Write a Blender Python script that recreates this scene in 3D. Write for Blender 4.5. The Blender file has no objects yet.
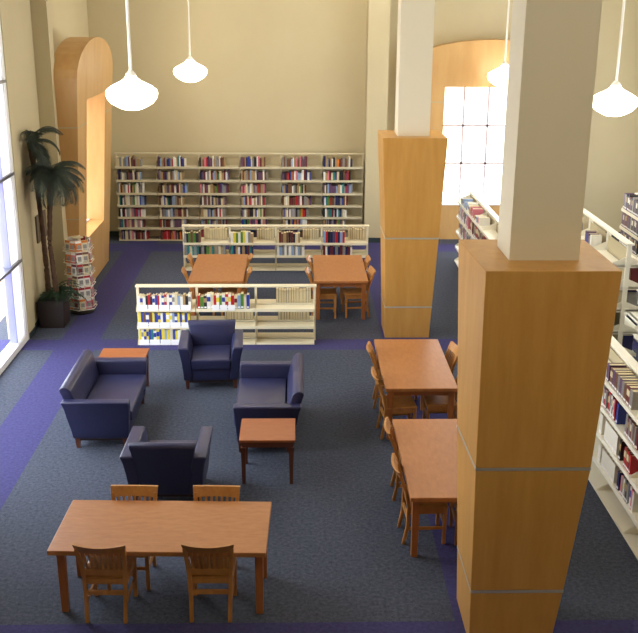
import bpy, bmesh, math, random
from mathutils import Vector, Matrix
random.seed(7)
D = bpy.data
S = bpy.context.scene
COL = S.collection
PI = math.pi

# ------------------------------------------------------------------ camera
F_PX, PITCH, YAW, ROLL, CAM_H = 974.5, .3103, .0239, .0063, 5.1233
fw = Vector((math.sin(YAW)*math.cos(PITCH), math.cos(YAW)*math.cos(PITCH), -math.sin(PITCH)))
rt = Vector((math.cos(YAW), -math.sin(YAW), 0))
up = rt.cross(fw)
r2 = rt*math.cos(ROLL) + up*math.sin(ROLL)
u2 = -rt*math.sin(ROLL) + up*math.cos(ROLL)
cam = D.cameras.new('camera'); cam.sensor_fit = 'HORIZONTAL'; cam.sensor_width = 36
cam.lens = F_PX/638*36; cam.clip_end = 200
co = D.objects.new('camera', cam); COL.objects.link(co)
co.matrix_world = Matrix(((r2.x, u2.x, -fw.x, 0), (r2.y, u2.y, -fw.y, 0), (r2.z, u2.z, -fw.z, CAM_H), (0, 0, 0, 1)))
S.camera = co

# ------------------------------------------------------------------ light
S.view_settings.view_transform = 'Standard'
S.view_settings.look = 'None'
S.view_settings.gamma = 1
S.view_settings.exposure = 0.0
W = D.worlds.new('overcast_sky'); S.world = W; W.use_nodes = True
bg = W.node_tree.nodes['Background']
bg.inputs[0].default_value = (.90, .95, 1.0, 1); bg.inputs[1].default_value = 9.5
LAMP_POWER = 7.0
CEIL_POWER = 28.0

def portal(name, loc, rot, sx, sy):
    l = D.lights.new(name, 'AREA'); l.shape = 'RECTANGLE'; l.size = sx; l.size_y = sy
    l.cycles.is_portal = True
    o = D.objects.new(name, l); COL.objects.link(o); o.location = loc; o.rotation_euler = rot
portal('daylight_portal', (-4.62, 11.9, 2.8), (0, PI/2*-1, 0), 5.6, 5.8)
portal('daylight_portal', (-4.75, 18.39, 2.2), (0, PI/2*-1, 0), 2.8, 1.8)
portal('daylight_portal', (4.3, 22.45, 2.1), (-PI/2, 0, 0), 2.3, 2.8)

# ------------------------------------------------------------------ materials
MATS = {}
def mat(name, col, rough=.6, metal=0, noise=None, bump=0, coat=0, emit=None, spec=.5):
    """noise = (scale xyz, amount, second colour)"""
    if name in MATS: return MATS[name]
    m = D.materials.new(name); m.use_nodes = True; nt = m.node_tree
    b = nt.nodes['Principled BSDF']
    c = tuple((x/255)**2.2 for x in col) + (1,)
    b.inputs['Base Color'].default_value = c
    b.inputs['Roughness'].default_value = rough; b.inputs['Metallic'].default_value = metal
    b.inputs['Specular IOR Level'].default_value = spec
    b.inputs['Coat Weight'].default_value = coat
    m.diffuse_color = c
    if noise:
        tc = nt.nodes.new('ShaderNodeTexCoord'); mp = nt.nodes.new('ShaderNodeMapping')
        mp.inputs['Scale'].default_value = noise[0]
        n = nt.nodes.new('ShaderNodeTexNoise'); n.inputs['Scale'].default_value = 1; n.inputs['Detail'].default_value = 5
        n.inputs['Roughness'].default_value = .65
        r = nt.nodes.new('ShaderNodeValToRGB')
        c2 = tuple((x/255)**2.2 for x in noise[1]) + (1,)
        r.color_ramp.elements[0].position = .3; r.color_ramp.elements[0].color = c2
        r.color_ramp.elements[1].position = .7; r.color_ramp.elements[1].color = c
        nt.links.new(tc.outputs['Object'], mp.inputs[0]); nt.links.new(mp.outputs[0], n.inputs['Vector'])
        nt.links.new(n.outputs['Fac'], r.inputs[0]); nt.links.new(r.outputs[0], b.inputs['Base Color'])
        if bump:
            bp = nt.nodes.new('ShaderNodeBump'); bp.inputs['Strength'].default_value = bump; bp.inputs['Distance'].default_value = .01
            nt.links.new(n.outputs['Fac'], bp.inputs['Height']); nt.links.new(bp.outputs[0], b.inputs['Normal'])
    if emit:
        b.inputs['Emission Color'].default_value = tuple((x/255)**2.2 for x in emit[0]) + (1,)
        b.inputs['Emission Strength'].default_value = emit[1]
    MATS[name] = m; return m

WALL = mat('painted_plaster', (200, 187, 152), .85, noise=((.7, .7, .5), (195, 181, 145)))
WALL_L = mat('painted_plaster_pale', (214, 208, 196), .85)
CEIL = mat('ceiling_paint', (232, 226, 206), .9)
SHAFT = mat('painted_shaft', (226, 216, 192), .8)
MAPLE_LIT = mat('maple_veneer_lit', (208, 166, 108), .45, noise=((3, 3, .6), (192, 146, 88)), coat=.1)  # same wood as the columns, colour lifted for the light near the windows
MAPLE2 = mat('maple_veneer_grain', (208, 156, 84), .42, noise=((9, 9, 1.1), (194, 140, 68)), coat=.1)
STRIP = mat('brushed_steel', (205, 205, 200), .35, .6)
TABLE = mat('oak_laminate', (180, 122, 74), .42, noise=((7, 22, 7), (164, 106, 60)))
TABLE_Y = mat('oak_laminate_long', (180, 120, 72), .36, noise=((22, 7, 7), (164, 104, 58)))
CHERRY = mat('cherry_top', (158, 94, 56), .42, noise=((8, 20, 8), (146, 84, 48)))
CHERRY_D = mat('cherry_frame', (92, 52, 38), .45)
OAK = mat('oak_chair', (190, 134, 72), .4, noise=((14, 14, 5), (168, 112, 56)), coat=.15)
OAK_LEG = mat('oak_leg', (168, 104, 56), .4, noise=((20, 20, 4), (150, 90, 46)))
LEATHER = mat('navy_vinyl', (48, 50, 84), .36, noise=((60, 60, 60), (43, 45, 77)), bump=.06)
RAIL_D = mat('dark_plinth', (44, 32, 32), .6)
CREAM = mat('cream_steel', (236, 226, 196), .45)
CREAM_W = mat('white_steel', (244, 240, 224), .4)
GREYB = mat('beige_back_panel', (184, 172, 140), .6)
BEIGE_ST = mat('beige_steel', (206, 196, 166), .5)
WHITE = mat('white_frame', (244, 244, 246), .5)
BARD = mat('grey_transom', (120, 120, 128), .4, .4)
MULLB = mat('putty_mullion', (196, 186, 192), .5)
MULL = mat('bluish_mullion', (128, 132, 188), .4)
LABEL = mat('white_label_card', (245, 245, 248), .4)
BASEB = mat('dark_teal_baseboard', (44, 58, 62), .6)
KICK = mat('dark_kick', (40, 36, 34), .7)
POTM = mat('dark_brown_planter', (46, 36, 33), .55)
TRUNK = mat('palm_trunk', (92, 68, 48), .9, noise=((14, 14, 40), (66, 46, 32)), bump=.4)
LEAF = mat('palm_leaf', (52, 60, 44), .7, noise=((6, 6, 6), (34, 42, 34)))
FERN = mat('fern_leaf', (36, 62, 36), .6, noise=((6, 6, 6), (24, 44, 27)))
ROD = mat('white_rod', (236, 232, 222), .4)
PLAQ = mat('dark_notice', (98, 84, 66), .6)
SHADE = mat('opal_glass_shade', (255, 250, 240), .3, emit=((255, 246, 226), LAMP_POWER))
PAVE2 = mat('pale_concrete', (242, 238, 226), .9)
PAVE = mat('brick_pavement', (216, 172, 152), .9, noise=((3, 3, 3), (202, 156, 138)))

def carpet():
    m = D.materials.new('carpet'); m.use_nodes = True; nt = m.node_tree; N = nt.nodes; L = nt.links
    b = N['Principled BSDF']; b.inputs['Roughness'].default_value = .95; b.inputs['Specular IOR Level'].default_value = .15
    tc = N.new('ShaderNodeTexCoord'); sp = N.new('ShaderNodeSeparateXYZ'); L.new(tc.outputs['Object'], sp.inputs[0])
    def band(sock, a, c):
        g = N.new('ShaderNodeMath'); g.operation = 'GREATER_THAN'; L.new(sock, g.inputs[0]); g.inputs[1].default_value = a
        l = N.new('ShaderNodeMath'); l.operation = 'LESS_THAN'; L.new(sock, l.inputs[0]); l.inputs[1].default_value = c
        p = N.new('ShaderNodeMath'); p.operation = 'MULTIPLY'; L.new(g.outputs[0], p.inputs[0]); L.new(l.outputs[0], p.inputs[1])
        return p.outputs[0]
    masks = [band(sp.outputs[0], -3.76, -3.14), band(sp.outputs[0], 1.38, 2.12), band(sp.outputs[1], 6.5, 7.26),
             band(sp.outputs[1], 14.28, 14.78), band(sp.outputs[1], 20.6, 21.3)]
    cur = masks[0]
    for k in masks[1:]:
        mx = N.new('ShaderNodeMath'); mx.operation = 'MAXIMUM'; L.new(cur, mx.inputs[0]); L.new(k, mx.inputs[1]); cur = mx.outputs[0]
    n = N.new('ShaderNodeTexNoise'); n.inputs['Scale'].default_value = 26; n.inputs['Detail'].default_value = 6; n.inputs['Roughness'].default_value = .8
    L.new(tc.outputs['Object'], n.inputs['Vector'])
    def ramp(a, c):
        r = N.new('ShaderNodeValToRGB'); r.color_ramp.elements[0].position = .36; r.color_ramp.elements[1].position = .64
        r.color_ramp.elements[0].color = tuple((x/255)**2.2 for x in a)+(1,); r.color_ramp.elements[1].color = tuple((x/255)**2.2 for x in c)+(1,)
        L.new(n.outputs['Fac'], r.inputs[0]); return r.outputs[0]
    mix = N.new('ShaderNodeMix'); mix.data_type = 'RGBA'
    L.new(cur, mix.inputs['Factor']); L.new(ramp((57, 62, 76), (87, 93, 109)), mix.inputs['A']); L.new(ramp((60, 58, 98), (76, 74, 122)), mix.inputs['B'])
    L.new(mix.outputs['Result'], b.inputs['Base Color'])
    return m
CARPET = carpet()

def glass():
    m = D.materials.new('window_glass'); m.use_nodes = True; nt = m.node_tree; N = nt.nodes; N.clear()
    o = N.new('ShaderNodeOutputMaterial'); t = N.new('ShaderNodeBsdfTransparent'); g = N.new('ShaderNodeBsdfGlossy')
    g.inputs['Roughness'].default_value = .03; mx = N.new('ShaderNodeMixShader'); mx.inputs[0].default_value = .06
    nt.links.new(t.outputs[0], mx.inputs[1]); nt.links.new(g.outputs[0], mx.inputs[2]); nt.links.new(mx.outputs[0], o.inputs[0])
    return m
GLASS = glass()
def stile_glow():  # white stile made translucent so daylight behind gives it a blown-out glow
    m = D.materials.new('daylight_glow_stile'); m.use_nodes = True; nt = m.node_tree; N = nt.nodes; N.clear()
    o = N.new('ShaderNodeOutputMaterial'); t = N.new('ShaderNodeBsdfTranslucent'); g = N.new('ShaderNodeBsdfDiffuse')
    t.inputs[0].default_value = (.9, .9, .92, 1); g.inputs[0].default_value = (.9, .9, .92, 1)
    mx = N.new('ShaderNodeMixShader'); mx.inputs[0].default_value = .5
    nt.links.new(t.outputs[0], mx.inputs[1]); nt.links.new(g.outputs[0], mx.inputs[2]); nt.links.new(mx.outputs[0], o.inputs[0])
    return m
STILE_GLOW = stile_glow()

# ------------------------------------------------------------------ mesh helpers
class MB:
    def __init__(s): s.v = []; s.f = []; s.m = []; s.smooth = False
    def box(s, x0, x1, y0, y1, z0, z1, mi=0):
        return s.loft([(z0, x0, x1, y0, y1), (z1, x0, x1, y0, y1)], mi)
    def loftc(s, levels, mi=0):
        """levels: (z, x0, x1, y0, y1, x0 at the back)"""
        n0 = len(s.v); s.loft([l[:5] for l in levels], mi)
        for i, l in enumerate(levels): s.v[n0+4*i+3] = (l[5], l[4], l[0])
        return s
    def loft(s, levels, mi=0):
        """levels: (z, x0, x1, y0, y1) from bottom to top"""
        b = len(s.v)
        for z, x0, x1, y0, y1 in levels: s.v += [(x0, y0, z), (x1, y0, z), (x1, y1, z), (x0, y1, z)]
        n = len(levels)
        s.f.append((b+3, b+2, b+1, b)); s.f.append(tuple(b+4*(n-1)+k for k in range(4)))
        for i in range(n-1):
            for k in range(4):
                a = b+4*i+k; c = b+4*i+(k+1) % 4; s.f.append((a, c, c+4, a+4))
        s.m += [mi]*(2+4*(n-1)); return s
    def hexa(s, p, mi=0):
        """8 points: bottom 4 ccw, top 4 ccw"""
        b = len(s.v); s.v += [tuple(q) for q in p]
        s.f += [(b+3, b+2, b+1, b), (b+4, b+5, b+6, b+7)] + [(b+k, b+(k+1) % 4, b+4+(k+1) % 4, b+4+k) for k in range(4)]
        s.m += [mi]*6; return s
    def prism(s, pts, axis, a, c, mi=0):
        """pts 2D polygon extruded along axis from a to c"""
        def P(u, v, w): return {'x': (w, u, v), 'y': (u, w, v), 'z': (u, v, w)}[axis]
        b = len(s.v); n = len(pts)
        s.v += [P(u, v, a) for u, v in pts] + [P(u, v, c) for u, v in pts]
        s.f.append(tuple(range(b+n-1, b-1, -1))); s.f.append(tuple(range(b+n, b+2*n)))
        for k in range(n): s.f.append((b+k, b+(k+1) % n, b+n+(k+1) % n, b+n+k))
        s.m += [mi]*(n+2); return s
    def lathe(s, prof, cx=0, cy=0, seg=32, mi=0):
        b = len(s.v); n = len(prof)
        for r, z in prof:
            for k in range(seg):
                a = 2*PI*k/seg; s.v.append((cx+r*math.cos(a), cy+r*math.sin(a), z))
        for i in range(n-1):
            for k in range(seg):
                s.f.append((b+i*seg+k, b+i*seg+(k+1) % seg, b+(i+1)*seg+(k+1) % seg, b+(i+1)*seg+k)); s.m.append(mi)
        s.f.append(tuple(b+seg-1-k for k in range(seg))); s.f.append(tuple(b+(n-1)*seg+k for k in range(seg))); s.m += [mi, mi]
        return s
    def tube(s, pts, rad, seg=8, mi=0):
        b = len(s.v); n = len(pts)
        rad = rad if isinstance(rad, (list, tuple)) else [rad]*n
        for i, p in enumerate(pts):
            p = Vector(p); d = (Vector(pts[min(i+1, n-1)])-Vector(pts[max(i-1, 0)])).normalized()
            a = d.cross(Vector((0, 0, 1)))
            if a.length < .01: a = Vector((1, 0, 0))
            a.normalize(); c = d.cross(a)
            for k in range(seg):
                t = 2*PI*k/seg; s.v.append(tuple(p+rad[i]*(a*math.cos(t)+c*math.sin(t))))
        for i in range(n-1):
            for k in range(seg):
                s.f.append((b+i*seg+k, b+i*seg+(k+1) % seg, b+(i+1)*seg+(k+1) % seg, b+(i+1)*seg+k)); s.m.append(mi)
        s.f.append(tuple(b+seg-1-k for k in range(seg))); s.f.append(tuple(b+(n-1)*seg+k for k in range(seg))); s.m += [mi, mi]
        return s
    def mesh(s, name, mats, bevel=0, seg=2, smooth=False):
        me = D.meshes.new(name); bm = bmesh.new()
        vs = [bm.verts.new(v) for v in s.v]
        for f, mi in zip(s.f, s.m):
            try: fc = bm.faces.new([vs[i] for i in f]); fc.material_index = mi
            except ValueError: pass
        bmesh.ops.recalc_face_normals(bm, faces=bm.faces)
        if bevel:
            es = [e for e in bm.edges if e.calc_face_angle(0) > .5]
            bmesh.ops.bevel(bm, geom=es, offset=bevel, segments=seg, profile=.5, affect='EDGES', clamp_overlap=True)
        if smooth:
            for f in bm.faces: f.smooth = True
        bm.to_mesh(me); bm.free()
        for m in (mats if isinstance(mats, (list, tuple)) else [mats]): me.materials.append(m)
        if smooth:
            try: me.set_sharp_from_angle(angle=math.radians(50))
            except Exception: pass
        return me
    def build(s, name, mats, parent=None, **k):
        o = D.objects.new(name, s.mesh(name, mats, **k)); COL.objects.link(o)
        if parent: o.parent = parent
        return o

def thing(name, loc, rz, label, cat, group=None):
    o = D.objects.new(name, None); COL.objects.link(o); o.location = loc; o.rotation_euler = (0, 0, rz); o.empty_display_size = .1
    return tag(o, label, cat, group)
def tag(o, label, cat, group=None):
    o['label'] = label; o['category'] = cat
    if group: o['group'] = group
    return o
def struct(o): o['kind'] = 'structure'; return o
def copy_tree(o, parent=None):
    c = o.copy(); COL.objects.link(c)
    if parent: c.parent = parent
    for ch in o.children: copy_tree(ch, c)
    return c

# ------------------------------------------------------------------ room shell
XL, XR, YF, YB, ZC = -4.26, 8.8, -1.5, 22.07, 6.7
struct(MB().box(-5.0, XR+.3, YF-.3, YB+.3, -.12, 0).build('floor', CARPET))
struct(MB().box(-5.0, XR+.3, YF-.3, YB+.3, ZC, ZC+.12).build('ceiling', CEIL))
struct(MB().box(XR, XR+.25, YF, 11, 0, ZC).box(XR, XR+.25, 19, YB, 0, ZC).box(XR, XR+.25, 11, 19, 0, 1.0).box(XR, XR+.25, 11, 19, 4.6, ZC).build('wall_right', WALL))
struct(MB().box(-4.8, XR, YF-.25, YF, 0, ZC).build('wall_front', WALL))
# left wall: X=-4.26 for the bay of the curtain glazing, stepping back to -4.5 round the arched surround
w = MB()
w.box(-4.6, XL, -1.5, 9.0, 0, ZC); w.box(-4.6, XL, 14.8, 15.16, 0, ZC)
w.box(-4.6, XL, 9.0, 14.8, 5.6, ZC)
w.box(-4.6, -4.30, 15.16, 16.62, 0, ZC)
w.box(-4.7, -4.5, 16.9, 17.49, 0, ZC); w.box(-4.7, -4.5, 19.29, YB, 0, ZC)
w.box(-4.7, -4.5, 17.49, 19.29, 0, .96); w.box(-4.7, -4.5, 17.49, 19.29, 3.52, ZC)
struct(w.build('wall_left', WALL))
struct(MB().box(-4.7, -4.04, 16.62, 16.9, 0, ZC).build('trim_1', WALL))
w = MB()
w.box(-4.7, 3.2, YB, YB+.2, 0, ZC); w.box(5.4, XR, YB, YB+.2, 0, ZC); w.box(3.2, 5.4, YB, YB+.2, 0, .77); w.box(3.2, 5.4, YB, YB+.2, 3.43, ZC)
struct(w.build('wall_back', WALL))
struct(MB().box(1.52, 1.97, 21.45, YB, 0, ZC).build('trim_2', WALL))
struct(MB().box(1.50, 1.99, 21.435, 21.45, 0, .11).box(1.97, 1.985, 21.45, YB-.015, 0, .11).build('baseboard_pier', BASEB))
struct(MB().box(-4.5, -4.1, YB-.015, YB, 0, .11).box(1.985, 2.3, YB-.015, YB, 0, .11).box(6.2, XR, YB-.015, YB, 0, .11).build('baseboard_back', BASEB))
struct(MB().box(-4.26, -4.245, 14.8, 15.16, 0, .1).box(-4.30, -4.285, 15.17, 16.6, 0, .1).build('baseboard_left', BASEB))

# curtain windows on the left
def curtain(name, y0, y1):
    f = MB()
    X0, X1 = -4.45, -4.275
    f.box(X0, X1, y0, y1, 0, .10); f.box(X0, X1, y0, y1, 5.5, 5.6)
    n = 3; pitch = (y1-y0-.56)/n
    f.box(X0, X1, y0, y0+.1, .1, 5.5); f.box(X0, X1, y1-.10, y1, .1, 5.5)
    w = struct(f.build(name, WHITE)); 
    s = MB()
    for i in range(n+1):
        yy = y0+i*pitch
        if i: s.box(-4.40, -4.30, yy+.005, yy+.45 if i == n else yy+.07, .1, 5.5)
    s.build('stile', STILE_GLOW, w)
    m = MB()
    for i in range(1, n+1):
        yy = y0+i*pitch
        m.box(-4.395, -4.285, yy-.025, yy+.004, .14, 5.5)
    m.build('mullion', MULL, w)
    t = MB()
    for z in (1.31, 2.66, 4.02, 5.3): t.box(-4.42, -4.262, y0+.1, y1-.02, z-.022, z+.022)
    t.build('transom', BARD, w)
    MB().box(-4.352, -4.348, y0+.02, y1-.02, .02, 5.58).build('pane', GLASS, w)
curtain('window_1', 9.0, 14.8)
f = MB()  # unseen window added in the right wall to bring daylight into that aisle
for k in range(7): f.box(XR+.08, XR+.16, 11+k*1.32, 11.08+k*1.32, 1.0, 4.6)
for z in (1.0, 2.15, 3.35, 4.52): f.box(XR+.08, XR+.16, 11, 19, z, z+.08)
w_ = struct(f.build('added_window_right', WHITE))
MB().box(XR+.118, XR+.122, 11.02, 18.98, 1.02, 4.58).build('pane', GLASS, w_)
portal('daylight_portal', (XR+.28, 15, 2.8), (0, PI/2, 0), 3.6, 8)
struct(MB().box(-7.2, -5.01, -4, 34, -.3, -.1).build('ground', PAVE))
struct(MB().box(-60, -7.2, -30, 90, -.3, -.1).box(-7.2, 60, 34, 90, -.3, -.1).build('ground', PAVE2))

# arched wooden surrounds: u along wall, depth from wall, z
def surround(name, mapf, front, uc, label, zs, zp, z0, z1=3.5, ho=.85, hw=(1.42, 1.66), d0=.004):
    hw0, hw1 = hw
    root = thing(name, (0, 0, 0), 0, label, 'window surround')
    outer, inner = [], []
    def add(u, z, a, b): outer.append((u, z)); inner.append((a, b))
    add(-hw0, 0, -ho, z0)
    for t in (.25, .5, .75): add(-hw0+(hw0-hw1)*t, zs*t, -ho, z0+(z1-z0)*t)
    add(-hw1, zs, -ho, z1)
    K = 14
    for k in range(1, K):
        a = PI*(1-k/K); x = math.cos(a)
        # flat segmental arc with rounded shoulders
        add(hw1*x, zs+(zp-zs)*math.sin(a), ho*(-1+2*k/K), z1)
    add(hw1, zs, ho, z1)
    for t in (.75, .5, .25): add(hw0+(hw1-hw0)*t, zs*t, ho, z0+(z1-z0)*t)
    add(hw0, 0, ho, z0)
    n = len(outer); b = MB()
    for (u, z) in outer: b.v.append(mapf(uc+u, front(z), z))
    for (u, z) in inner: b.v.append(mapf(uc+u, front(z), z))
    for (u, z) in outer: b.v.append(mapf(uc+u, d0, z))
    for (u, z) in inner: b.v.append(mapf(uc+u, d0, z))
    for (u, z) in inner: b.v.append(mapf(uc+u, .004, z))
    for k in range(n):
        j = (k+1) % n
        b.f.append((k, j, n+j, n+k)); b.f.append((k, j, 2*n+j, 2*n+k)); b.f.append((n+k, n+j, 3*n+j, 3*n+k))
        b.f.append((2*n+k, 2*n+j, 3*n+j, 3*n+k)); b.f.append((3*n+k, 3*n+j, 4*n+j, 4*n+k))
    b.m = [0]*len(b.f)
    wf = b.build('wood_frame', MAPLE_LIT, root)
    # narrow metal reveals round the sides
    for zz in (1.5, 3.1):
        h = .009; hwz = hw0+(hw1-hw0)*zz/zs
        for sgn in (-1, 1):
            s = MB(); a = sgn*hwz; c = sgn*(hwz+.006); e = sgn*ho if zz > z0 and zz < z1 else 0
            pts = []
            for z in (zz-h, zz+h):
                pts += [mapf(uc+e, front(z)+.005, z), mapf(uc+c, front(z)+.005, z), mapf(uc+c, .01, z), mapf(uc+a, .01, z)]
            P = [pts[0], pts[1], pts[2], pts[3], pts[4], pts[5], pts[6], pts[7]]
            # side strip
            q = []
            for z in (zz-h, zz+h):
                q += [mapf(uc+a-sgn*.001, d0, z), mapf(uc+c, d0, z), mapf(uc+c, front(z)+.004, z), mapf(uc+a-sgn*.001, front(z)+.004, z)]
            s.hexa(q)
            q = []
            for z in (zz-h, zz+h):
                q += [mapf(uc+e, front(z)-.001, z), mapf(uc+c, front(z)-.001, z), mapf(uc+c, front(z)+.004, z), mapf(uc+e, front(z)+.004, z)]
            s.hexa(q)
            s.build('seam_strip', GREYB, wf)
    return root
surround('window_surround', lambda u, d, z: (-4.5+d, u, z), lambda z: .58+.068*z, 18.39,
         'tapered maple arch surround projecting from the left wall beside the bookcase', 3.92, 4.53, .985, d0=.42)
surround('window_surround', lambda u, d, z: (u, YB-d, z), lambda z: .30+.05*z, 4.30,
         'broad maple arch surround framing the bright window on the back wall', 3.87, 4.42, .80, z1=3.42, ho=1.07, hw=(1.64, 1.87))

def small_window(name, mapf, uc, z0, z1=3.52, hw=.9, n=3):
    w0, w1 = uc-hw, uc+hw; pt = 2*hw/n
    def bx(b, a, c, d0, d1, e, f):
        q = []
        for z in (e, f): q += [mapf(a, d0, z), mapf(c, d0, z), mapf(c, d1, z), mapf(a, d1, z)]
        b.hexa(q)
    f = MB()
    bx(f, w0, w0+.06, -.16, -.08, z0, z1); bx(f, w1-.06, w1, -.16, -.08, z0, z1); bx(f, w0, w1, -.16, -.08, z0, z0+.06); bx(f, w0, w1, -.16, -.08, z1-.06, z1)
    w = struct(f.build(name, WHITE))
    m = MB()
    for k in range(1, n): bx(m, w0+pt*k-.024, w0+pt*k+.024, -.15, -.09, z0, z1)
    for k in (1, 2): zz = z0+.06+(z1-z0-.12)*k/3; bx(m, w0, w1, -.15, -.09, zz-.022, zz+.022)
    m.build('mullion', MULLB, w)
    p = MB(); bx(p, w0+.01, w1-.01, -.122, -.118, z0+.01, z1-.01); p.build('pane', GLASS, w)
    s = MB(); bx(s, w0+.055, w1-.055, -.08, .36, z0+.026, z0+.05)
    s.build('window_sill', WHITE, w)
small_window('window_2', lambda u, d, z: (-4.5+d, u, z), 18.39, .96)
small_window('window_3', lambda u, d, z: (u, YB-d, z), 4.30, .775, 3.44, 1.1, 4)

tag(MB().box(-4.299, -4.27, 15.82, 16.43, 1.32, 1.77).build('notice_board', PLAQ, bevel=.004), 'small dark notice board on the left wall behind the palm', 'notice board')

# ------------------------------------------------------------------ columns
def column(levels, shaft, label, zt=3.23):
    """levels (z,x0,x1,y0,y1)"""
    cx = (levels[0][1]+levels[0][2])/2; cy = (levels[0][3]+levels[0][4])/2
    root = thing('column', (cx, cy, 0), 0, label, 'column')
    L = [(l[0], l[1]-cx, l[2]-cx, l[3]-cy, l[4]-cy, (l[5] if len(l) > 5 else l[1])-cx) for l in levels]
    g = .012
    def at(z):
        for p, q in zip(L, L[1:]):
            if p[0] <= z <= q[0]:
                t = (z-p[0])/(q[0]-p[0]); return (z,)+tuple(p[i]+(q[i]-p[i])*t for i in range(1, 6))
    cuts = [L[0][0], L[1][0], L[2][0], L[3][0]]
    for i in range(3):
        a = at(cuts[i]+(g if i else 0)); b = at(cuts[i+1]-(g if i < 2 else 0))
        MB().loftc([a, b]).build('wood_panel', MAPLE2, root, bevel=.004, seg=1)
    for i in (1, 2):
        z, a, b, c, d, e = at(cuts[i]); k = .002
        MB().loftc([(z-g, a-k, b+k, c-k, d+k, e-k), (z+g, a-k, b+k, c-k, d+k, e-k)]).build('metal_joint', STRIP, root)
    x0, x1, y0, y1 = shaft
    MB().box(x0-cx, x1-cx, y0-cy, y1-cy, L[-1][0]-.002, ZC).build('shaft', SHAFT, root)
column([(0, 1.445, 2.13, 6.93, 7.60), (.52, 1.43, 2.195, 6.92, 7.63), (1.645, 1.405, 2.315, 6.90, 7.74, 1.39), (3.24, 1.405, 2.43, 6.97, 8.0, 1.365)],
       (1.645, 2.19, 7.29, 7.76), 'nearest column, white shaft rising from a large tapered maple base')
column([(0, 1.42, 2.13, 14.85, 15.55), (.52, 1.405, 2.155, 14.83, 15.57), (1.65, 1.375, 2.215, 14.80, 15.66), (3.21, 1.295, 2.28, 14.74, 15.72)],
       (1.54, 2.03, 14.98, 15.47), 'farther white column with tapered maple base behind the middle reading table')

# ------------------------------------------------------------------ pendants
def pendant_proto():
    t = thing('pendant_lamp', (0, 0, 0), 0, '', 'pendant lamp', 'opal glass pendants')
    R = .35
    prof = [(.03, -.225), (.10, -.222), (.15, -.205), (.21, -.175), (.28, -.135), (.33, -.075), (.35, -.01), (.335, .045), (.28, .09), (.20, .13), (.13, .165), (.085, .2), (.07, .225)]
    MB().lathe(prof, seg=40).build('glass_shade', SHADE, t, smooth=True)
    rd = MB().lathe([(.02, .285), (.02, ZC-4.0-.03)], seg=10).build('rod', ROD, t)
    MB().lathe([(.072, .226), (.07, .25), (.045, .275), (.024, .30)], seg=20).build('fitter', ROD, rd, smooth=True)
    MB().lathe([(.07, ZC-4.0-.04), (.075, ZC-4.0-.001)], seg=20).build('ceiling_cup', ROD, rd)
    return t
P0 = pendant_proto()
LP = [(-2.225, 13.50, 3.964, 'glowing white pendant lamp on a rod, nearest one above the lounge at left'),
      (-2.187, 20.70, 3.794, 'glowing white pendant lamp hanging in front of the back wall above the bookcase'),
      (4.350, 20.90, 3.710, 'glowing white pendant lamp before the arched back window, half behind the shaft'),
      (4.798, 14.90, 3.756, 'glowing white pendant lamp at the right edge, beyond the nearest column')]
for i, (x, y, z, lb) in enumerate(LP):
    o = P0 if i == 0 else copy_tree(P0)
    o.location = (x, y, z); o['label'] = lb

# recessed ceiling downlights (above the frame) that light the hall
def ceiling_lights():
    base = None
    for i, (x, y) in enumerate([(-.5, 17.5), (1.6, 16.5), (-2.0, 20.3), (1.0, 20.3), (3.6, 11.5), (6.3, 12), (6.3, 18), (4.0, 17)]):
        l = D.lights.new('downlight', 'AREA'); l.shape = 'DISK'; l.size = .5; l.energy = CEIL_POWER; l.color = (1, .92, .78)
        if y > 19: l.energy = CEIL_POWER*1.5
        if y < 5: l.energy = CEIL_POWER*1.1
        if (x, y) == (6.3, 18): l.energy = CEIL_POWER*1.3
        o = D.objects.new('downlight', l); COL.objects.link(o); o.location = (x, y, ZC-.02)
ceiling_lights()
for x, y in ((1.2, 3.6), (3.2, 3.2)):      # unseen fill lights added above the mezzanine to brighten the shaft fronts
    l = D.lights.new('shaft_fill_light', 'POINT'); l.shadow_soft_size = .2; l.energy = 75; l.color = (1, .90, .74)
    o = D.objects.new('shaft_fill_light', l); COL.objects.link(o); o.location = (x, y, 6.1)

# ------------------------------------------------------------------ furniture builders
def table(loc, rz, L, Wd, label, m, group=None, H=.70, inset=(.07, .13)):
    loc = (loc[0]*1.009, loc[1]*1.009, 0); L *= 1.009; Wd *= 1.009
    t = thing('reading_table', loc, rz, label, 'table', group)
    MB().box(-L/2, L/2, -Wd/2, Wd/2, H-.045, H).build('tabletop', m, t, bevel=.006)
    a = MB(); ix, iy = inset; k = .02
    a.box(-L/2+ix+.03, L/2-ix-.03, -Wd/2+iy-.012, -Wd/2+iy+.012, H-.12, H-.045); a.box(-L/2+ix+.03, L/2-ix-.03, Wd/2-iy-.012, Wd/2-iy+.012, H-.12, H-.045)
    a.box(-L/2+ix-.012, -L/2+ix+.012, -Wd/2+iy+.03, Wd/2-iy-.03, H-.12, H-.045); a.box(L/2-ix-.012, L/2-ix+.012, -Wd/2+iy+.03, Wd/2-iy-.03, H-.12, H-.045)
    a.build('apron', OAK_LEG, t)
    for sx in (-1, 1):
        for sy in (-1, 1):
            x, y = sx*(L/2-ix), sy*(Wd/2-iy)
            MB().loft([(0, x-.03, x+.03, y-.03, y+.03), (H-.045, x-.036, x+.036, y-.036, y+.036)]).build('leg', OAK_LEG, t, bevel=.006)
    return t

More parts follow.
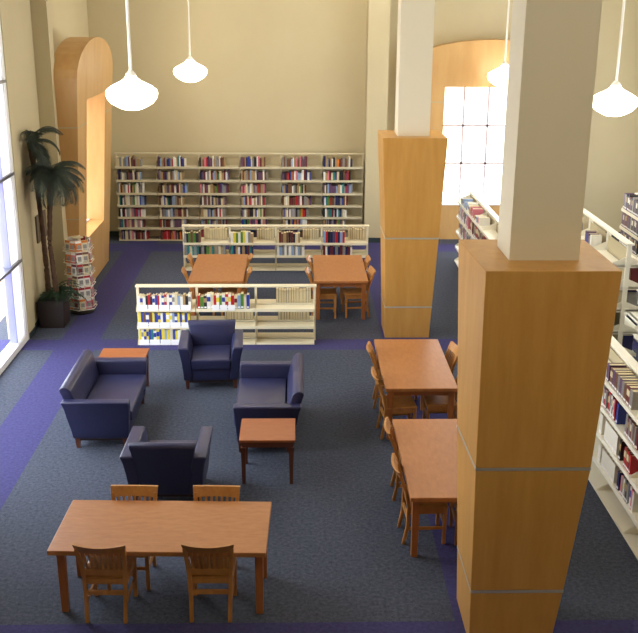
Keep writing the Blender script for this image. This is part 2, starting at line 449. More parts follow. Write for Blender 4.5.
def chair_proto():
    t = thing('wooden_chair', (0, 0, 0), 0, '', 'chair')
    m = OAK
    # front is -y
    MB().loft([(.425, -.21, .21, -.19, .21), (.445, -.215, .215, -.195, .215), (.455, -.20, .20, -.18, .20)]).build('seat', m, t, bevel=.008)
    for s in (-1, 1):
        x = s*.19
        MB().loft([(0, x-.017, x+.017, -.18, -.146), (.425, x-.019, x+.019, -.185, -.147)]).build('leg', m, t, bevel=.004)
        b = MB(); lv = []
        for z, y, xx in ((0, .26, .175), (.2, .222, .178), (.44, .215, .185), (.62, .25, .198), (.80, .315, .21)):
            lv.append((z, s*xx-.018, s*xx+.018, y-.018, y+.018))
        b.loft(lv).build('leg', m, t, bevel=.004)
    def yb(z): return .215+(z-.44)/.18*.035 if z < .62 else .25+(z-.62)/.18*.065
    # crest rail, curved in plan
    K = 10; b = MB(); base = 0
    lo, hi = .755, .855
    for k in range(K+1):
        u = -1+2*k/K; bow = .035*(1-u*u)
        for z, dy in ((lo, 0), (hi, .012)):
            wv = .222+(z-lo)*.12; zz = z-(.016*(1-u*u) if z == hi else 0)
            y = yb(z)+bow+dy-.01
            b.v += [(u*wv, y-.012, zz), (u*wv, y+.012, zz)]
    for k in range(K):
        i = 4*k; j = i+4
        b.f += [(i, j, j+2, i+2), (i+1, i+3, j+3, j+1), (i+2, j+2, j+3, i+3), (i, i+1, j+1, j)]
    b.f += [(0, 2, 3, 1), (4*K, 4*K+1, 4*K+3, 4*K+2)]; b.m = [0]*len(b.f)
    bk = b.build('backrest', m, t)
    MB().hexa([(-.17, yb(.475)-.01, .475), (.17, yb(.475)-.01, .475), (.17, yb(.475)+.012, .475), (-.17, yb(.475)+.012, .475),
               (-.18, yb(.545)-.01, .545), (.18, yb(.545)-.01, .545), (.18, yb(.545)+.012, .545), (-.18, yb(.545)+.012, .545)]).build('lower_rail', m, bk)
    for k in range(7):
        u = -1+2*(k+.5)/7; xa = u*.168; xb = u*.185; bow = .035*(1-u*u)
        za, zb = .54, .765
        MB().hexa([(xa-.011, yb(za)-.006, za), (xa+.011, yb(za)-.006, za), (xa+.011, yb(za)+.006, za), (xa-.011, yb(za)+.006, za),
                   (xb-.011, yb(zb)+bow-.014, zb), (xb+.011, yb(zb)+bow-.014, zb), (xb+.011, yb(zb)+bow-.002, zb), (xb-.011, yb(zb)+bow-.002, zb)]).build('slat', m, bk)
    a = MB(); a.box(-.175, .175, -.175, -.158, .36, .425).box(-.175, .175, .19, .21, .37, .425)
    a.box(-.2, -.183, -.15, .2, .36, .425).box(.183, .2, -.15, .2, .36, .425); a.build('seat_rail', m, t)
    for s in (-1, 1): MB().box(s*.182-.01, s*.182+.01, -.15, .22, .17, .2).build('stretcher', m, t)
    MB().box(-.165, .165, .208, .232, .27, .31).build('stretcher', m, t)
    MB().box(-.172, .172, -.173, -.153, .22, .25).build('stretcher', m, t)
    return t

def lounge(loc, rz, Wd, label, name, cat, base_flare=.05):
    """front -y; width outside arms at floor = Wd"""
    t = thing(name, loc, rz, label, cat)
    h = Wd/2; D0, D1 = -.38, .34
    def arm(s):
        lv = [(.13, h-.13, h-.01, D0+.04, D1-.02), (.25, h-.13, h, D0+.03, D1), (.4, h-.12, h+.015, D0+.015, D1+.035), (.52, h-.105, h+.035, D0+.005, D1+.055), (.60, h-.085, h+.055, D0, D1+.08), (.625, h-.075, h+.06, D0+.004, D1+.085)]
        if s < 0: lv = [(z, -b, -a, c, d) for z, a, b, c, d in lv]
        return MB().loft(lv)
    for s in (-1, 1): arm(s).build('armrest', LEATHER, t, bevel=.02, seg=3, smooth=True)
    MB().box(-h+.131, h-.131, D0+.045, D1-.03, .13, .31).build('seat_base', LEATHER, t, bevel=.01, smooth=True)
    n = 1
    MB().loft([(.312, -h+.13, h-.13, D0-.0, .2), (.43, -h+.122, h-.122, D0-.005, .235), (.45, -h+.13, h-.13, D0+.01, .23)]).build('seat_cushion', LEATHER, t, bevel=.022, seg=3, smooth=True)
    a = h-.10
    prof = [(.20, .313), (.34, .14), (.375, .3), (.42, .5), (.47, .68), (.485, .735), (.47, .765), (.435, .775), (.39, .765), (.35, .72), (.30, .6), (.255, .47)]
    prof = [(D1-.04, .14), (D1, .3), (D1+.045, .5), (D1+.10, .68), (D1+.115, .735), (D1+.10, .765), (D1+.06, .778), (D1+.02, .768), (D1-.02, .73), (D1-.06, .6), (D1-.09, .47), (D1-.1, .32)]
    b = MB()
    # back widens a little towards the top
    n = len(prof); w_ = lambda z: a+max(0, z-.5)*.2
    b.v = [(-w_(z), y, z) for y, z in prof]+[(w_(z), y, z) for y, z in prof]
    b.f = [tuple(range(n-1, -1, -1)), tuple(range(n, 2*n))]+[(k, (k+1) % n, n+(k+1) % n, n+k) for k in range(n)]; b.m = [0]*len(b.f)
    b.build('backrest', LEATHER, t, bevel=.012, seg=2, smooth=True)
    MB().box(-h+.04, h-.04, D0+.06, D1-.05, .095, .128).build('plinth_rail', RAIL_D, t)
    for sx in (-1, 1):
        for (y, ) in ((D0+.08,), (D1-.07,)):
            x = sx*(h-.06)
            MB().loft([(0, x-.02, x+.02, y-.02, y+.02), (.127, x-.03, x+.03, y-.03, y+.03)]).build('leg', CHERRY_D, t)
    return t

def side_table(loc, label, L=.62, Wd=.6, H=.55):
    t = thing('side_table', loc, 0, label, 'side table')
    MB().box(-L/2, L/2, -Wd/2, Wd/2, H-.03, H).build('tabletop', CHERRY, t, bevel=.005)
    MB().box(-L/2+.03, L/2-.03, -Wd/2+.03, Wd/2-.03, H-.10, H-.03).build('apron', CHERRY_D, t)
    for sx in (-1, 1):
        for sy in (-1, 1):
            x, y = sx*(L/2-.045), sy*(Wd/2-.045)
            MB().loft([(0, x-.018, x+.018, y-.018, y+.018), (H-.101, x-.028, x+.028, y-.028, y+.028)]).build('leg', CHERRY_D, t)
    return t

# ---- tables
table((-1.168, 7.65, 0), -.03, 1.84, .89, 'long oak reading table nearest the viewer, two chairs on each long side', TABLE, inset=(.07, .17))
table((1.50, 9.03, 0), 0, .88, 1.82, 'oak reading table standing against the left side of the nearest column', TABLE_Y)
table((1.50, 11.74, 0), 0, .88, 1.81, 'glossy oak reading table between the nearest column and the farther column', TABLE_Y, inset=(.07, .08))
table((-1.35, 16.51, 0), 0, .92, 1.83, 'left of the two oak reading tables behind the front low bookcase', TABLE_Y, inset=(.07, .08))
table((.74, 16.48, 0), 0, .90, 1.77, 'right of the two oak reading tables behind the front low bookcase', TABLE_Y, inset=(.07, .08))

C0 = chair_proto()
first = [True]
def chair(x, y, face, label, group, jit=0):
    """face: direction the sitter looks, in degrees (0=+x, 90=+y)"""
    o = C0 if first[0] else copy_tree(C0)
    first[0] = False
    o.location = (x, y, 0); o.scale = (.95,)*3; o.rotation_euler = (0, 0, math.radians(face+90+jit)); o['label'] = label; o['group'] = group
g1 = 'chairs around the nearest reading table'
chair(-1.645, 7.53, 90, 'oak slat-back chair, back to the viewer, near left seat of the nearest table', g1, -2)
chair(-.745, 7.53, 90, 'oak slat-back chair, back to the viewer, near right seat of the nearest table', g1, -1)
chair(-1.535, 7.935, -90, 'oak slat-back chair facing the viewer, far left seat of the nearest table', g1, -2)
chair(-.765, 7.92, -90, 'oak slat-back chair facing the viewer, far right seat of the nearest table', g1, -2)
g2 = 'chairs at the table by the nearest column'
chair(1.30, 8.72, 0, 'oak chair nearest the viewer on the left side of the table by the column', g2, 2)
chair(1.30, 9.60, 0, 'farther oak chair on the left side of the table by the nearest column', g2, -2)
chair(1.74, 8.70, 180, 'oak chair between the nearest column and its table, nearer one', g2)
chair(1.74, 9.60, 180, 'oak chair between the nearest column and its table, farther one', g2)
g3 = 'chairs at the middle right reading table'
chair(1.28, 11.19, 0, 'nearer oak chair on the left side of the glossy table between the columns', g3, 4)
chair(1.28, 12.12, 0, 'farther oak chair on the left side of the glossy table between the columns', g3, -3)
chair(1.78, 11.26, 180, 'nearer oak chair on the right side of the glossy table between the columns', g3)
chair(1.79, 12.10, 180, 'farther oak chair on the right side of the glossy table between the columns', g3, 6)
g4 = 'chairs at the back left reading table'
chair(-1.60, 16.08, 0, 'nearer oak chair on the left side of the left table behind the low bookcase', g4, 8)
chair(-1.60, 17.0, 0, 'farther oak chair on the left side of the left table behind the low bookcase', g4, 4)
chair(-1.12, 16.06, 180, 'nearer oak chair on the right side of the left table behind the low bookcase', g4)
chair(-1.15, 17.0, 180, 'farther oak chair on the right side of the left table behind the low bookcase', g4)
g5 = 'chairs at the back right reading table'
chair(.50, 16.05, 0, 'nearer oak chair on the left side of the right table behind the low bookcase', g5)
chair(.53, 16.85, 0, 'farther oak chair on the left side of the right table behind the low bookcase', g5)
chair(.98, 16.08, 180, 'nearer oak chair on the right side of the right table behind the low bookcase', g5, 6)
chair(.96, 16.88, 180, 'farther oak chair on the right side of the right table behind the low bookcase', g5)

# ---- lounge seats
lounge((-2.37, 11.48, 0), PI/2, 1.46, 'navy vinyl two-seat sofa at left with its back to the windows', 'loveseat', 'sofa')
lounge((-.37, 11.33, 0), -PI/2, 1.46, 'navy vinyl two-seat sofa at right, behind the square side table', 'loveseat', 'sofa')
lounge((-1.205, 13.0, 0), .05, .78, 'navy vinyl armchair facing the viewer in front of the low bookcase', 'armchair', 'armchair')
lounge((-1.39, 9.66, 0), PI-.02, .79, 'navy vinyl armchair with its back to the nearest reading table', 'armchair', 'armchair')
side_table((-.328, 10.10, 0), 'square cherry side table standing at the near end of the right sofa')
side_table((-2.37, 12.60, 0), 'cherry side table behind the far arm of the left sofa', .64, .46)

# ------------------------------------------------------------------ shelving
def bookcase(loc, rz, label, nb, bw, H, tiers, depth, double, m, back=None, kick=None, group=None, railw=.05):
    """local: x along, front -y at -depth, centre plane y=0"""
    t = thing('bookcase', loc, rz, label, 'bookcase', group)
    for i in range(nb+1):
        x = i*bw; MB().box(x-.018, x+.018, -.03, .03 if double else .02, 0, H-.001).build('upright', m, t)
    if back:
        for i in range(nb): MB().box(i*bw+.019, (i+1)*bw-.019, -.008, .008, .05, H-.07).build('back_panel', back, t)
    for i in range(nb):
        a, b = i*bw+.006, (i+1)*bw-.006
        for sgn in ((-1, 1) if double else (-1,)):
            for j, z in enumerate(tiers):
                s = MB()
                y0, y1 = sorted((sgn*.032, sgn*depth))
                s.box(a, b, y0, y1, z-.018, z)
                yl0, yl1 = (y0-.0, y0+.008) if sgn < 0 else (y1-.008, y1)
                s.box(a, b, yl0, yl1, (z-.045) if j else .01, z-.018)
                for xx in (a, b-.004):      # end brackets
                    q = [(xx, -.032*1.0, z), (xx+.004, -.032, z), (xx+.004, -.032, z+.15), (xx, -.032, z+.15)]
                    pr = [(sgn*.032, z-.04 if j else 0), (sgn*(depth-.012), z-.03 if j else 0), (sgn*(depth-.012), z+.015), (sgn*(depth*.75), z+.05), (sgn*.032, z+.12)]
                    s.prism(pr, 'x', xx, xx+.004)
                s.build('shelf', m, t)
    MB().box(-.03, nb*bw+.03, -railw, railw if double else .02, H-.001, H+.03).build('top_rail', m, t, bevel=.006)
    if kick: MB().box(.02, nb*bw-.02, -depth+.04, depth-.04 if double else .02, .0, .009).build('kick_strip', kick, t)
    return t

# ---- books
COLORS = {
 'white': (232, 230, 222), 'cream': (216, 204, 168), 'yellow': (226, 206, 70), 'blue': (52, 66, 150), 'red': (176, 36, 44), 'maroon': (104, 40, 44),
 'brown': (110, 76, 52), 'black': (40, 38, 42), 'navy': (38, 40, 84), 'teal': (44, 120, 122), 'green': (84, 128, 52), 'grey': (138, 136, 134),
 'pink': (206, 120, 134), 'orange': (214, 122, 48), 'purple': (96, 70, 98), 'tan': (168, 140, 98), 'ivory': (236, 232, 218), 'pale blue': (142, 164, 200)}
PAGE = mat('book_pages', (222, 208, 170), .9)
CM = {k: mat('cover_'+k.replace(' ', '_'), v, .45) for k, v in COLORS.items()}
BOOKMESH = {}
BANDS = {'white': ['blue', 'yellow', 'pale blue', 'grey', 'blue'], 'cream': ['brown', 'blue', 'maroon'], 'yellow': ['blue', 'white'], 'blue': ['white', 'yellow'], 'black': ['white', 'tan'],
 'navy': ['white', 'tan'], 'maroon': ['cream', 'tan'], 'brown': ['cream', 'tan'], 'pale blue': ['navy', 'white'], 'red': ['white', 'cream']}
def book_mesh(c):
    c, bd = c
    if (c, bd) not in BOOKMESH:
        b = MB()   # unit book: x thickness, y 0..1 depth from spine, z height
        b.box(0, .1, 0, 1, 0, 1).box(.9, 1, 0, 1, 0, 1).box(.1, .9, 0, .05, 0, 1).box(.1, .9, .05, .96, .03, .97, 1)
        if bd: b.box(.02, .98, -.012, 0, .5, .82, 2)            # title band on the spine
        b.box(.12, .88, -.012, 0, .06, .17, 3)                   # call-number sticker
        BOOKMESH[(c, bd)] = b.mesh('book_'+c.replace(' ', '_'), [CM[c], PAGE, CM[bd or c], LABEL])
    return BOOKMESH[(c, bd)]
BOOKPROTO = {}
ORD = ['first', 'second', 'third', 'fourth', 'fifth', 'sixth', 'seventh', 'eighth', 'ninth', 'tenth', 'eleventh', 'twelfth', 'thirteenth', 'fourteenth', 'fifteenth', 'sixteenth', 'seventeenth', 'eighteenth', 'nineteenth', 'twentieth', 'twenty-first', 'twenty-second', 'twenty-third', 'twenty-fourth', 'twenty-fifth']
CAND = []
def row(M, x0, x1, z, yf, pal, where, group, th=(.025, .05), hh=(.19, .25), dp=.16, flip=False, frm='left', bay=.924):
    x = x0; k = 0; prev = None
    while True:
        t = random.uniform(*th)
        e = math.ceil(x/bay)*bay          # keep clear of the uprights
        if x+t > e-.014: x = e+.014
        if x+t > x1: break
        c = random.choice([q for q in pal if q != prev] or pal); prev = c; h = random.uniform(*hh); d = dp*random.uniform(.92, 1)
        side = 'pages-out book' if flip else c+' book'
        lab = f'{side}, {ORD[min(k, 24)]} from {"left" if frm == "left" else "far end"}, {where}'
        rzv = M[1]+(PI if flip else 0)
        p = M[0] @ Vector((x+(t if flip else 0), yf+(d if flip else 0), z+.0005))
        th_ = t*.98
        CAND.append((th_*h/(p-Vector((0, 0, CAM_H))).length_squared, p, rzv, (th_, d, h), c, lab, group))
        x += t+.0015; k += 1
def flush_books(limit, stuff, order):
    CAND.sort(key=lambda q: -q[0]); first = {}
    for i, (sz, p, rzv, sc, c, lab, grp) in enumerate(CAND):
        if i < limit:
            ck = (c, random.choice(BANDS.get(c, [None])+[None]))
            o = first[ck].copy() if ck in first else D.objects.new('book', book_mesh(ck))
            first.setdefault(ck, o); COL.objects.link(o)
            o.location = p; o.rotation_euler = (0, 0, rzv); o.scale = sc
            tag(o, lab, 'book', grp)
        else:
            T = Matrix.Translation(p) @ Matrix.Rotation(rzv, 4, 'Z') @ Matrix.Diagonal((*sc, 1))
            n0 = len(stuff.v)
            stuff.box(0, .1, 0, 1, 0, 1, order.index(c)).box(.9, 1, 0, 1, 0, 1, order.index(c)).box(.1, .9, 0, .05, 0, 1, order.index(c)).box(.1, .9, .05, .96, .03, .97, len(order))
            stuff.v[n0:] = [tuple(T @ Vector(v)) for v in stuff.v[n0:]]

def frame(loc, rz): return (Matrix.Translation(Vector(loc)) @ Matrix.Rotation(rz, 4, 'Z'), rz)

# front low bookcase S1
L1 = (-2.5, 14.76, 0); BW1 = .927
T1 = (.03, .315, .597)
bookcase(L1, 0, 'cream double-sided low bookcase directly behind the armchair, boldly coloured books at left', 3, BW1, .885, T1, .27, True, CREAM, kick=KICK)
M1 = frame(L1, 0); G1 = 'books on the front low bookcase'
PW = ['white', 'white', 'yellow', 'blue', 'cream', 'white', 'navy', 'pale blue', 'black', 'yellow', 'red', 'blue', 'cream']
row(M1, .03, .86, T1[2], -.25, ['white', 'cream', 'white', 'red', 'blue', 'white', 'pale blue', 'black', 'white', 'tan'], 'top shelf, left bay of front low bookcase', G1, (.03, .05), (.19, .24))
row(M1, .03, .84, T1[1], -.25, ['white', 'blue', 'pale blue', 'yellow', 'blue', 'brown', 'white', 'yellow', 'white'], 'middle shelf, left bay of front low bookcase', G1, (.03, .055), (.19, .23))
row(M1, .03, .86, T1[0], -.25, ['yellow', 'cream', 'pale blue', 'teal', 'white', 'yellow', 'blue', 'white', 'cream'], 'bottom shelf, left bay of front low bookcase', G1, (.03, .05), (.2, .24))
row(M1, .96, 1.80, T1[2], -.25, ['white', 'blue', 'red', 'white', 'green', 'yellow', 'white', 'pale blue', 'cream', 'cream', 'black'], 'top shelf, middle bay of front low bookcase', G1, (.035, .06), (.19, .24))
row(M1, 2.17, 2.74, T1[2], .08, ['tan', 'cream', 'brown', 'grey'], 'top shelf, right bay of front low bookcase', G1, (.03, .055), (.19, .235), flip=True)
row(M1, 1.35, 1.82, T1[1], .08, ['tan', 'cream', 'brown'], 'middle shelf, middle bay of front low bookcase', G1, (.03, .055), (.18, .22), flip=True)
row(M1, 2.2, 2.74, T1[1], .08, ['tan', 'cream', 'brown', 'grey'], 'middle shelf, right bay of front low bookcase', G1, (.03, .055), (.18, .22), flip=True)
def cards(M, bay_x, z, yf, n, w, start=.03, grp='white label cards on the front low bookcase', where=''):
    for k in range(n):
        x = bay_x+start+k*(w+.012)
        b = MB().box(x, x+w, yf-.008, yf-.002, z-.02, z+.07)
        o = b.build('label_card', LABEL); o.matrix_world = M[0]
        tag(o, f'white label card, {ORD[k]} from the left, {where}', 'label card', grp)
for T, wh in ((T1[2], 'top shelf, left bay of front low bookcase'), (T1[1], 'middle shelf, left bay of front low bookcase'), (T1[0], 'bottom shelf, left bay of front low bookcase')):
    cards(M1, 0, T, -.272, 5, .155, where=wh)
cards(M1, BW1, T1[2], -.272, 3, .11, start=.26, where='top shelf, middle bay of front low bookcase')

# second low bookcase S2
L2 = (-2.27, 19.2, 0); BW2 = .924
T2 = (.035, .325, .583)
bookcase(L2, 0, 'long cream low bookcase behind the two back reading tables, pale books on top', 4, BW2, .865, T2, .25, True, CREAM, kick=KICK)
M2 = frame(L2, 0); G2 = 'books on the second low bookcase'
bays = ['left bay', 'second bay', 'third bay', 'right bay']
pals = [['black', 'grey', 'green', 'brown'], ['yellow', 'green', 'white', 'tan', 'grey'], ['brown', 'maroon', 'tan', 'black', 'cream', 'grey'], ['navy', 'white', 'pale blue', 'red', 'purple', 'black']]
for i in range(4):
    x = i*BW2
    row(M2, x+.03, x+(.36 if i == 0 else .5), T2[2], -.23, pals[i], f'top shelf, {bays[i]} of second low bookcase', G2, (.035, .055), (.18, .235))
    row(M2, x+(.40 if i == 0 else .54), x+.89, T2[2], .07, ['tan', 'cream', 'grey', 'brown'] if i else ['cream', 'tan'], f'back, top shelf, {bays[i]}, second low bookcase', G2, (.035, .06), (.19, .235), flip=True)
    row(M2, x+.03, x+(.88 if i in (0,) else .5 if i == 1 else .62), T2[1], -.23, [['grey', 'green', 'cream', 'tan', 'black', 'teal'], ['tan', 'teal', 'white', 'maroon', 'navy'], ['white', 'grey', 'white', 'pale blue'], ['navy', 'white', 'maroon', 'white', 'grey']][i],
        f'middle shelf, {bays[i]} of second low bookcase', G2, (.035, .055), (.17, .21))

# right-hand ranges (run away from the viewer)
def along(xc, yfar): return (xc, yfar, 0)
PA = ['purple', 'maroon', 'brown', 'purple', 'grey', 'tan', 'pink', 'navy']
TA = (.035, .345, .665, .985, 1.30)
LA = (3.57, 19.75, 0)
# local +x runs toward the viewer
bookcase(LA, -PI/2, 'long white double-sided bookcase at right, nearest beyond the big column', 13, .924, 1.49, TA, .27, True, CREAM_W, back=GREYB, group='tall bookcases at right')
MA = frame(LA, -PI/2); GA = 'books on the right-hand bookcase'
wa = 'of long right bookcase'
tn = ['bottom', 'second', 'middle', 'fourth', 'top']
def X(y): return 19.75-y
row(MA, X(9.70), X(8.86), TA[4], -.25, ['purple', 'brown', 'purple', 'grey', 'maroon', 'purple'], f'top shelf {wa}', GA, (.06, .09), (.18, .2), dp=.19, frm='far')
row(MA, X(9.80), X(9.30), TA[3], -.25, ['red', 'white', 'grey', 'navy', 'maroon'], f'fourth shelf up {wa}', GA, (.025, .045), (.2, .235), dp=.19, frm='far')
row(MA, X(9.27), X(9.21), TA[3], -.25, ['blue'], f'middle of fourth shelf up {wa}', GA, (.045, .05), (.22, .23), dp=.2, frm='far')
row(MA, X(9.76), X(9.10), TA[2], -.25, ['ivory'], f'middle shelf {wa}', GA, (.07, .11), (.215, .22), dp=.2, frm='far')
row(MA, X(9.08), X(9.01), TA[2], -.25, ['black'], f'middle shelf, past ivory set, {wa}', GA, (.05, .06), (.215, .22), dp=.2, frm='far')
row(MA, X(9.70), X(9.06), TA[1], -.25, ['ivory'], f'second shelf up {wa}', GA, (.07, .11), (.2, .21), dp=.2, frm='far')
row(MA, X(9.04), X(8.97), TA[1], -.25, ['navy'], f'second shelf up, past ivory set, {wa}', GA, (.05, .06), (.2, .21), dp=.2, frm='far')
row(MA, X(8.93), X(8.50), TA[1], -.25, ['pink', 'white', 'grey', 'black'], f'near end of second shelf {wa}', GA, (.03, .045), (.2, .23), dp=.2, frm='far')
row(MA, X(8.98), X(8.6), TA[3], -.25, ['maroon', 'brown', 'grey'], f'near end of fourth shelf {wa}', GA, (.035, .05), (.2, .23), dp=.2, frm='far')
row(MA, X(8.92), X(8.6), TA[2], -.25, ['maroon', 'red', 'brown'], f'near end of middle shelf {wa}', GA, (.035, .05), (.2, .23), dp=.2, frm='far')
# far end of that range
row(MA, X(19.6), X(18.4), TA[4]-.315, -.25, ['grey', 'maroon', 'cream', 'pink', 'pale blue'], f'far end, fourth shelf {wa}', 'books on the far end of the right-hand bookcase', (.05, .09), (.22, .27), dp=.2, frm='far')
row(MA, X(18.2), X(16.0), TA[3], -.25, ['maroon', 'brown', 'cream', 'grey', 'red'], f'past its far end, fourth shelf {wa}', 'books on the far end of the right-hand bookcase', (.06, .12), (.22, .27), dp=.2, frm='far')
row(MA, X(19.5), X(17.6), TA[2], -.25, ['maroon', 'pink', 'grey', 'white', 'cream'], f'far end, middle shelf {wa}', 'books on the far end of the right-hand bookcase', (.05, .1), (.22, .27), dp=.2, frm='far')
row(MA, X(19.4), X(17.2), TA[4], -.25, ['cream', 'white', 'pale blue', 'tan', 'pink', 'grey'], f'far end, top shelf {wa}', 'books on the far end of the right-hand bookcase', (.06, .14), (.05, .17), dp=.2, frm='far')

TB = (.035, .365, .7, 1.03, 1.36, 1.68)
LB = (4.61, 17.65, 0)
bookcase(LB, -PI/2, 'taller white bookcase just beyond the right-hand bookcase, few books on top shelf', 5, .92, 1.97, TB, .26, True, CREAM_W, back=GREYB, group='tall bookcases at right')
MBk = frame(LB, -PI/2); GB = 'books on the second right-hand bookcase'
wb = 'of taller right bookcase'
def X2(y): return 17.65-y
row(MBk, X2(15.15), X2(14.95), TB[5], -.24, ['purple', 'pink', 'grey'], f'top shelf, far group, {wb}', GB, (.04, .06), (.17, .2), frm='far')
row(MBk, X2(14.35), X2(13.98), TB[5], -.24, ['purple', 'white', 'blue', 'grey'], f'top shelf, near group, {wb}', GB, (.05, .07), (.17, .22), frm='far')
row(MBk, X2(13.6), X2(13.1), TB[4], .08, ['brown', 'maroon', 'tan'], f'fifth shelf up, right side {wb}', GB, (.03, .05), (.2, .25), flip=True, frm='far')
row(MBk, X2(13.6), X2(13.1), TB[3], .08, ['navy', 'maroon', 'grey'], f'fourth shelf up, right side {wb}', GB, (.03, .05), (.2, .25), flip=True, frm='far')
row(MBk, X2(13.5), X2(13.1), TB[2], -.24, ['brown', 'pink', 'cream'], f'third shelf up {wb}', GB, (.03, .05), (.18, .22), frm='far')
row(MBk, X2(13.5), X2(13.1), TB[1], .08, ['navy', 'navy', 'black'], f'second shelf up, right side {wb}', GB, (.04, .06), (.2, .25), flip=True, frm='far')
LC = (5.70, 16.0, 0)
bookcase(LC, -PI/2, 'tallest white bookcase at the far right edge, crowded with dark books', 4, .92, 2.12, (.035, .365, .7, 1.03, 1.3, 1.6, 1.9), .26, True, CREAM_W, group='tall bookcases at right')
MC = frame(LC, -PI/2); GC = 'books on the far right bookcase'
def X3(y): return 16.0-y
for zi, nm in ((6, 'top'), (5, 'sixth'), (4, 'fifth')):
    zz = (.035, .365, .7, 1.03, 1.3, 1.6, 1.9)[zi]
    row(MC, X3(15.98), X3(14.6), zz, -.24, ['navy', 'purple', 'black', 'maroon', 'grey', 'purple'], f'{nm} shelf of the far right bookcase', GC, (.04, .07), (.22, .27), frm='far')

# wall bookcase behind: panels, seven tiers, six bays
LW = (-4.01, 21.80, 0); BWW = .915
TW = (.035, .315, .557, .824, 1.098, 1.39, 1.686)
bookcase(LW, 0, 'beige seven-shelf bookcase six bays wide standing against the back wall', 6, BWW, 1.93, TW, .26, False, BEIGE_ST, back=GREYB, kick=KICK)
bk = MB(); keys = list(COLORS)
order = ['maroon', 'yellow', 'green', 'brown', 'black', 'grey', 'cream', 'navy', 'white', 'tan', 'red', 'teal', 'purple', 'pale blue', 'orange', 'pink', 'blue']
wt = [7, 0, 1, 6, 5, 9, 8, 4, 9, 8, 3, 2, 5, 5, 1, 3, 2]
for i in range(6):
    for j, z in enumerate(TW):
        x = i*BWW+.03; end = i*BWW+random.uniform(.56, .71)
        if j == 4-2 and i == 1: end = i*BWW+.66
        while True:
            t = random.uniform(.022, .05)
            if x+t > end: break
            c = random.choices(order, wt)[0]; h = random.uniform(.15, .2 if j in (1, 2) else .225); y0 = -.24+random.uniform(0, .02)
            bk.box(LW[0]+x, LW[0]+x+t*.96, LW[1]+y0, LW[1]+y0+.15, z+.001, z+h, order.index(c)); x += t
flush_books(300, bk, order)
so = bk.build('book', [CM[c] for c in order]+[PAGE])
tag(so, 'the many small distant books, mostly those filling the tall bookcase on the back wall', 'books'); so['kind'] = 'stuff'

# ------------------------------------------------------------------ magazine rack
RX, RY = -3.73, 16.28
def rack():
    t = thing('magazine_rack', (RX, RY, 0), 0, 'revolving six-tier magazine rack beside the palm, filled with bright magazines', 'magazine rack')
    MB().lathe([(.20, 0), (.21, .02), (.19, .035), (.03, .05)], seg=28).build('base', KICK, t, smooth=True)
    MB().lathe([(.022, .045), (.022, 1.31)], seg=12).build('pole', STRIP, t)
    MB().lathe([(.04, 1.31), (.10, 1.315), (.10, 1.325), (.03, 1.33)], seg=28).build('top_plate', GREYB, t, smooth=True)
    for j in range(6):
        z = .09+j*.205
        b = MB()
        n = 6; ro = .27
        ring = []
        for k in range(n):
            a = 2*PI*(k+.5)/n; ring.append((ro*math.cos(a), ro*math.sin(a)))
        ring.append(ring[0])
        for p, q in zip(ring, ring[1:]):
            b.tube([(p[0], p[1], z), (q[0], q[1], z)], .005, 6)
            b.tube([(p[0], p[1], z+.05), (q[0], q[1], z+.05)], .003, 6)
            b.tube([(0, 0, z), (p[0], p[1], z)], .004, 6)
        b.build('wire_tier', CREAM_W, t)
rack()
MAGM = {}
def mag_mesh(c, c2):
    if (c, c2) not in MAGM:
        b = MB(); b.box(-.5, .5, 0, 1, 0, 1, 0)
        b.box(-.5, .5, -.06, 0, .76, .97, 1)       # masthead band
        b.box(-.3, .34, -.06, 0, .12, .6, 2)       # cover picture
        MAGM[(c, c2)] = b.mesh('magazine', [CM[c], CM[c2], CM['grey' if c != 'grey' else 'maroon']])
    return MAGM[(c, c2)]
mk = [('orange', 'red'), ('brown', 'orange'), ('white', 'red'), ('cream', 'orange'), ('orange', 'white'), ('white', 'maroon'), ('grey', 'red'), ('pink', 'white'), ('red', 'white'), ('cream', 'brown')]
tier_n = ['bottom tier', 'second tier', 'third tier', 'fourth tier', 'fifth tier', 'top tier']
side_n = ['right side', 'far right side', 'far left side', 'left side', 'near left side', 'near right side']
first_m = None
for j in range(6):
    for k in range(6):
        a = 2*PI*k/6; z = .096+j*.205
        for w_ in (-1, 1):
            c, c2 = random.choice(mk)
            o = D.objects.new('magazine', mag_mesh(c, c2)) if first_m is None else first_m.copy()
            if first_m is None: first_m = o
            o.data = mag_mesh(c, c2)
            COL.objects.link(o)
            r = .212 if w_ > 0 else .214; off = w_*.053
            n_ = Vector((math.cos(a), math.sin(a), 0)); tn_ = Vector((-math.sin(a), math.cos(a), 0))
            o.location = Vector((RX, RY, z))+n_*r+tn_*off; 
            o.rotation_euler = (-.12, 0, a+PI/2); o.scale = (.102, .008, .185)
            tag(o, f'{c} magazine with {c2} masthead, {side_n[k]}, {"left" if w_ < 0 else "right"} half, {tier_n[j]} of rack', 'magazine', 'magazines on the revolving rack')

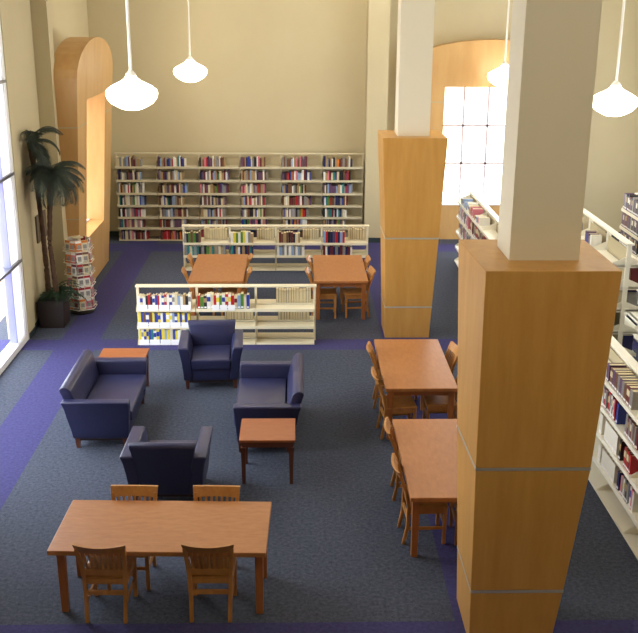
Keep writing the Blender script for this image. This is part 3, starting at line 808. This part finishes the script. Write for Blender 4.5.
# ------------------------------------------------------------------ palm
PX, PY = -4.035, 15.56
palm = thing('potted_palm', (PX, PY, 0), 0, 'tall artificial palm with two trunks in a dark square planter by the left wall', 'plant')
MB().loft([(0, -.2, .2, -.2, .2), (.44, -.225, .225, -.225, .225), (.46, -.23, .23, -.23, .23)]).build('planter', POTM, palm, bevel=.01)
MB().box(-.2, .2, -.2, .2, .461, .47).build('soil', KICK, palm)
def frond(b, o, az, el, L, droop, wl, n=30):
    """rachis with paired leaflets; pts curve outwards and droop"""
    pts = []
    p = Vector(o); e = el; st = L/n
    for i in range(n+1):
        pts.append(p.copy()); d = Vector((math.cos(az)*math.cos(e), math.sin(az)*math.cos(e), math.sin(e)))
        p = p+d*st; e -= droop/n
    b.tube(pts[::2]+[pts[-1]], [.010*(1-.7*i/(len(pts[::2]))) for i in range(len(pts[::2])+1)], 5)
    side = Vector((-math.sin(az), math.cos(az), 0))
    for i in range(2, n+1):
        t = i/n; l = wl*math.sin(PI*min(1, .15+t*.85))**.7+.03
        d = (pts[i]-pts[i-1]).normalized()
        for s in (-1, 1):
            tip = pts[i]+(side*s*.72+d*.6+Vector((0, 0, -.42))).normalized()*l*random.uniform(.85, 1.1)
            w2 = d*.0075
            k = len(b.v); mid = pts[i]+(tip-pts[i])*.5+Vector((0, 0, .012))
            b.v += [tuple(pts[i]-w2*.6), tuple(pts[i]+w2*.6), tuple(mid+w2), tuple(tip), tuple(mid-w2)]
            b.f.append((k, k+1, k+2, k+3, k+4)); b.m.append(0)
def palm_trunk(pts, crown_z, seed, crownR):
    random.seed(seed)
    rad = [.05, .042, .038, .04, .055][:len(pts)]
    P = []; R = []
    for i in range(len(pts)-1):
        for k in range(8):
            t = k/8; P.append(tuple(Vector(pts[i]).lerp(Vector(pts[i+1]), t))); R.append((rad[i]*(1-t)+rad[i+1]*t)*(1.08 if k % 2 else .95))
    P.append(pts[-1]); R.append(rad[-1])
    tr = MB().tube(P, R, 10).build('trunk', TRUNK, palm)
    b = MB(); top = Vector(pts[-1])
    n = 32
    for i in range(n):
        az = 2*PI*i/n+random.uniform(-.2, .2); el = random.choice([1.25, .9, .6, .25, -.2])+random.uniform(-.1, .1)
        lim = .6 if math.cos(az) > 0 else .6
        L = crownR*random.uniform(.85, 1.1)
        # wall behind: fronds pointing to the wall are shorter
        ex = top.x+math.cos(az)*L*.8
        if PX+ex < -4.21: L = max(.1, (PX+top.x+4.21)/max(.2, -math.cos(az))/.8)
        wl = .21 if L > .3 else .07
        frond(b, top+Vector((0, 0, -.02)), az, el, L, 2.25, wl)
    # clamp foliage clear of the wall
    b.v = [(max(x, -4.235-PX+.012), y, z) for x, y, z in b.v]
    b.build('crown', LEAF, palm)
    return tr
palm_trunk([(-.08, .06, .43), (-.085, .06, 1.0), (-.10, .05, 1.7), (-.13, .04, 2.4), (-.17, .03, 3.02)], 2.85, 3, .72)
palm_trunk([(.08, -.06, .43), (.06, -.06, .9), (.03, -.06, 1.4), (.07, -.06, 1.9), (.14, -.06, 2.52)], 2.3, 8, .70)
random.seed(5)
b = MB()
for i in range(70):
    az = random.uniform(0, 2*PI); L = random.uniform(.3, .58)
    frond(b, (random.uniform(-.12, .12), random.uniform(-.12, .12), .47), az, random.uniform(.5, 1.3), L if math.cos(az) > -.3 else .2, 1.9, .055, 10)
b.v = [(max(x, -4.235-PX+.012), y, z) for x, y, z in b.v]
b.build('fern_foliage', FERN, palm)
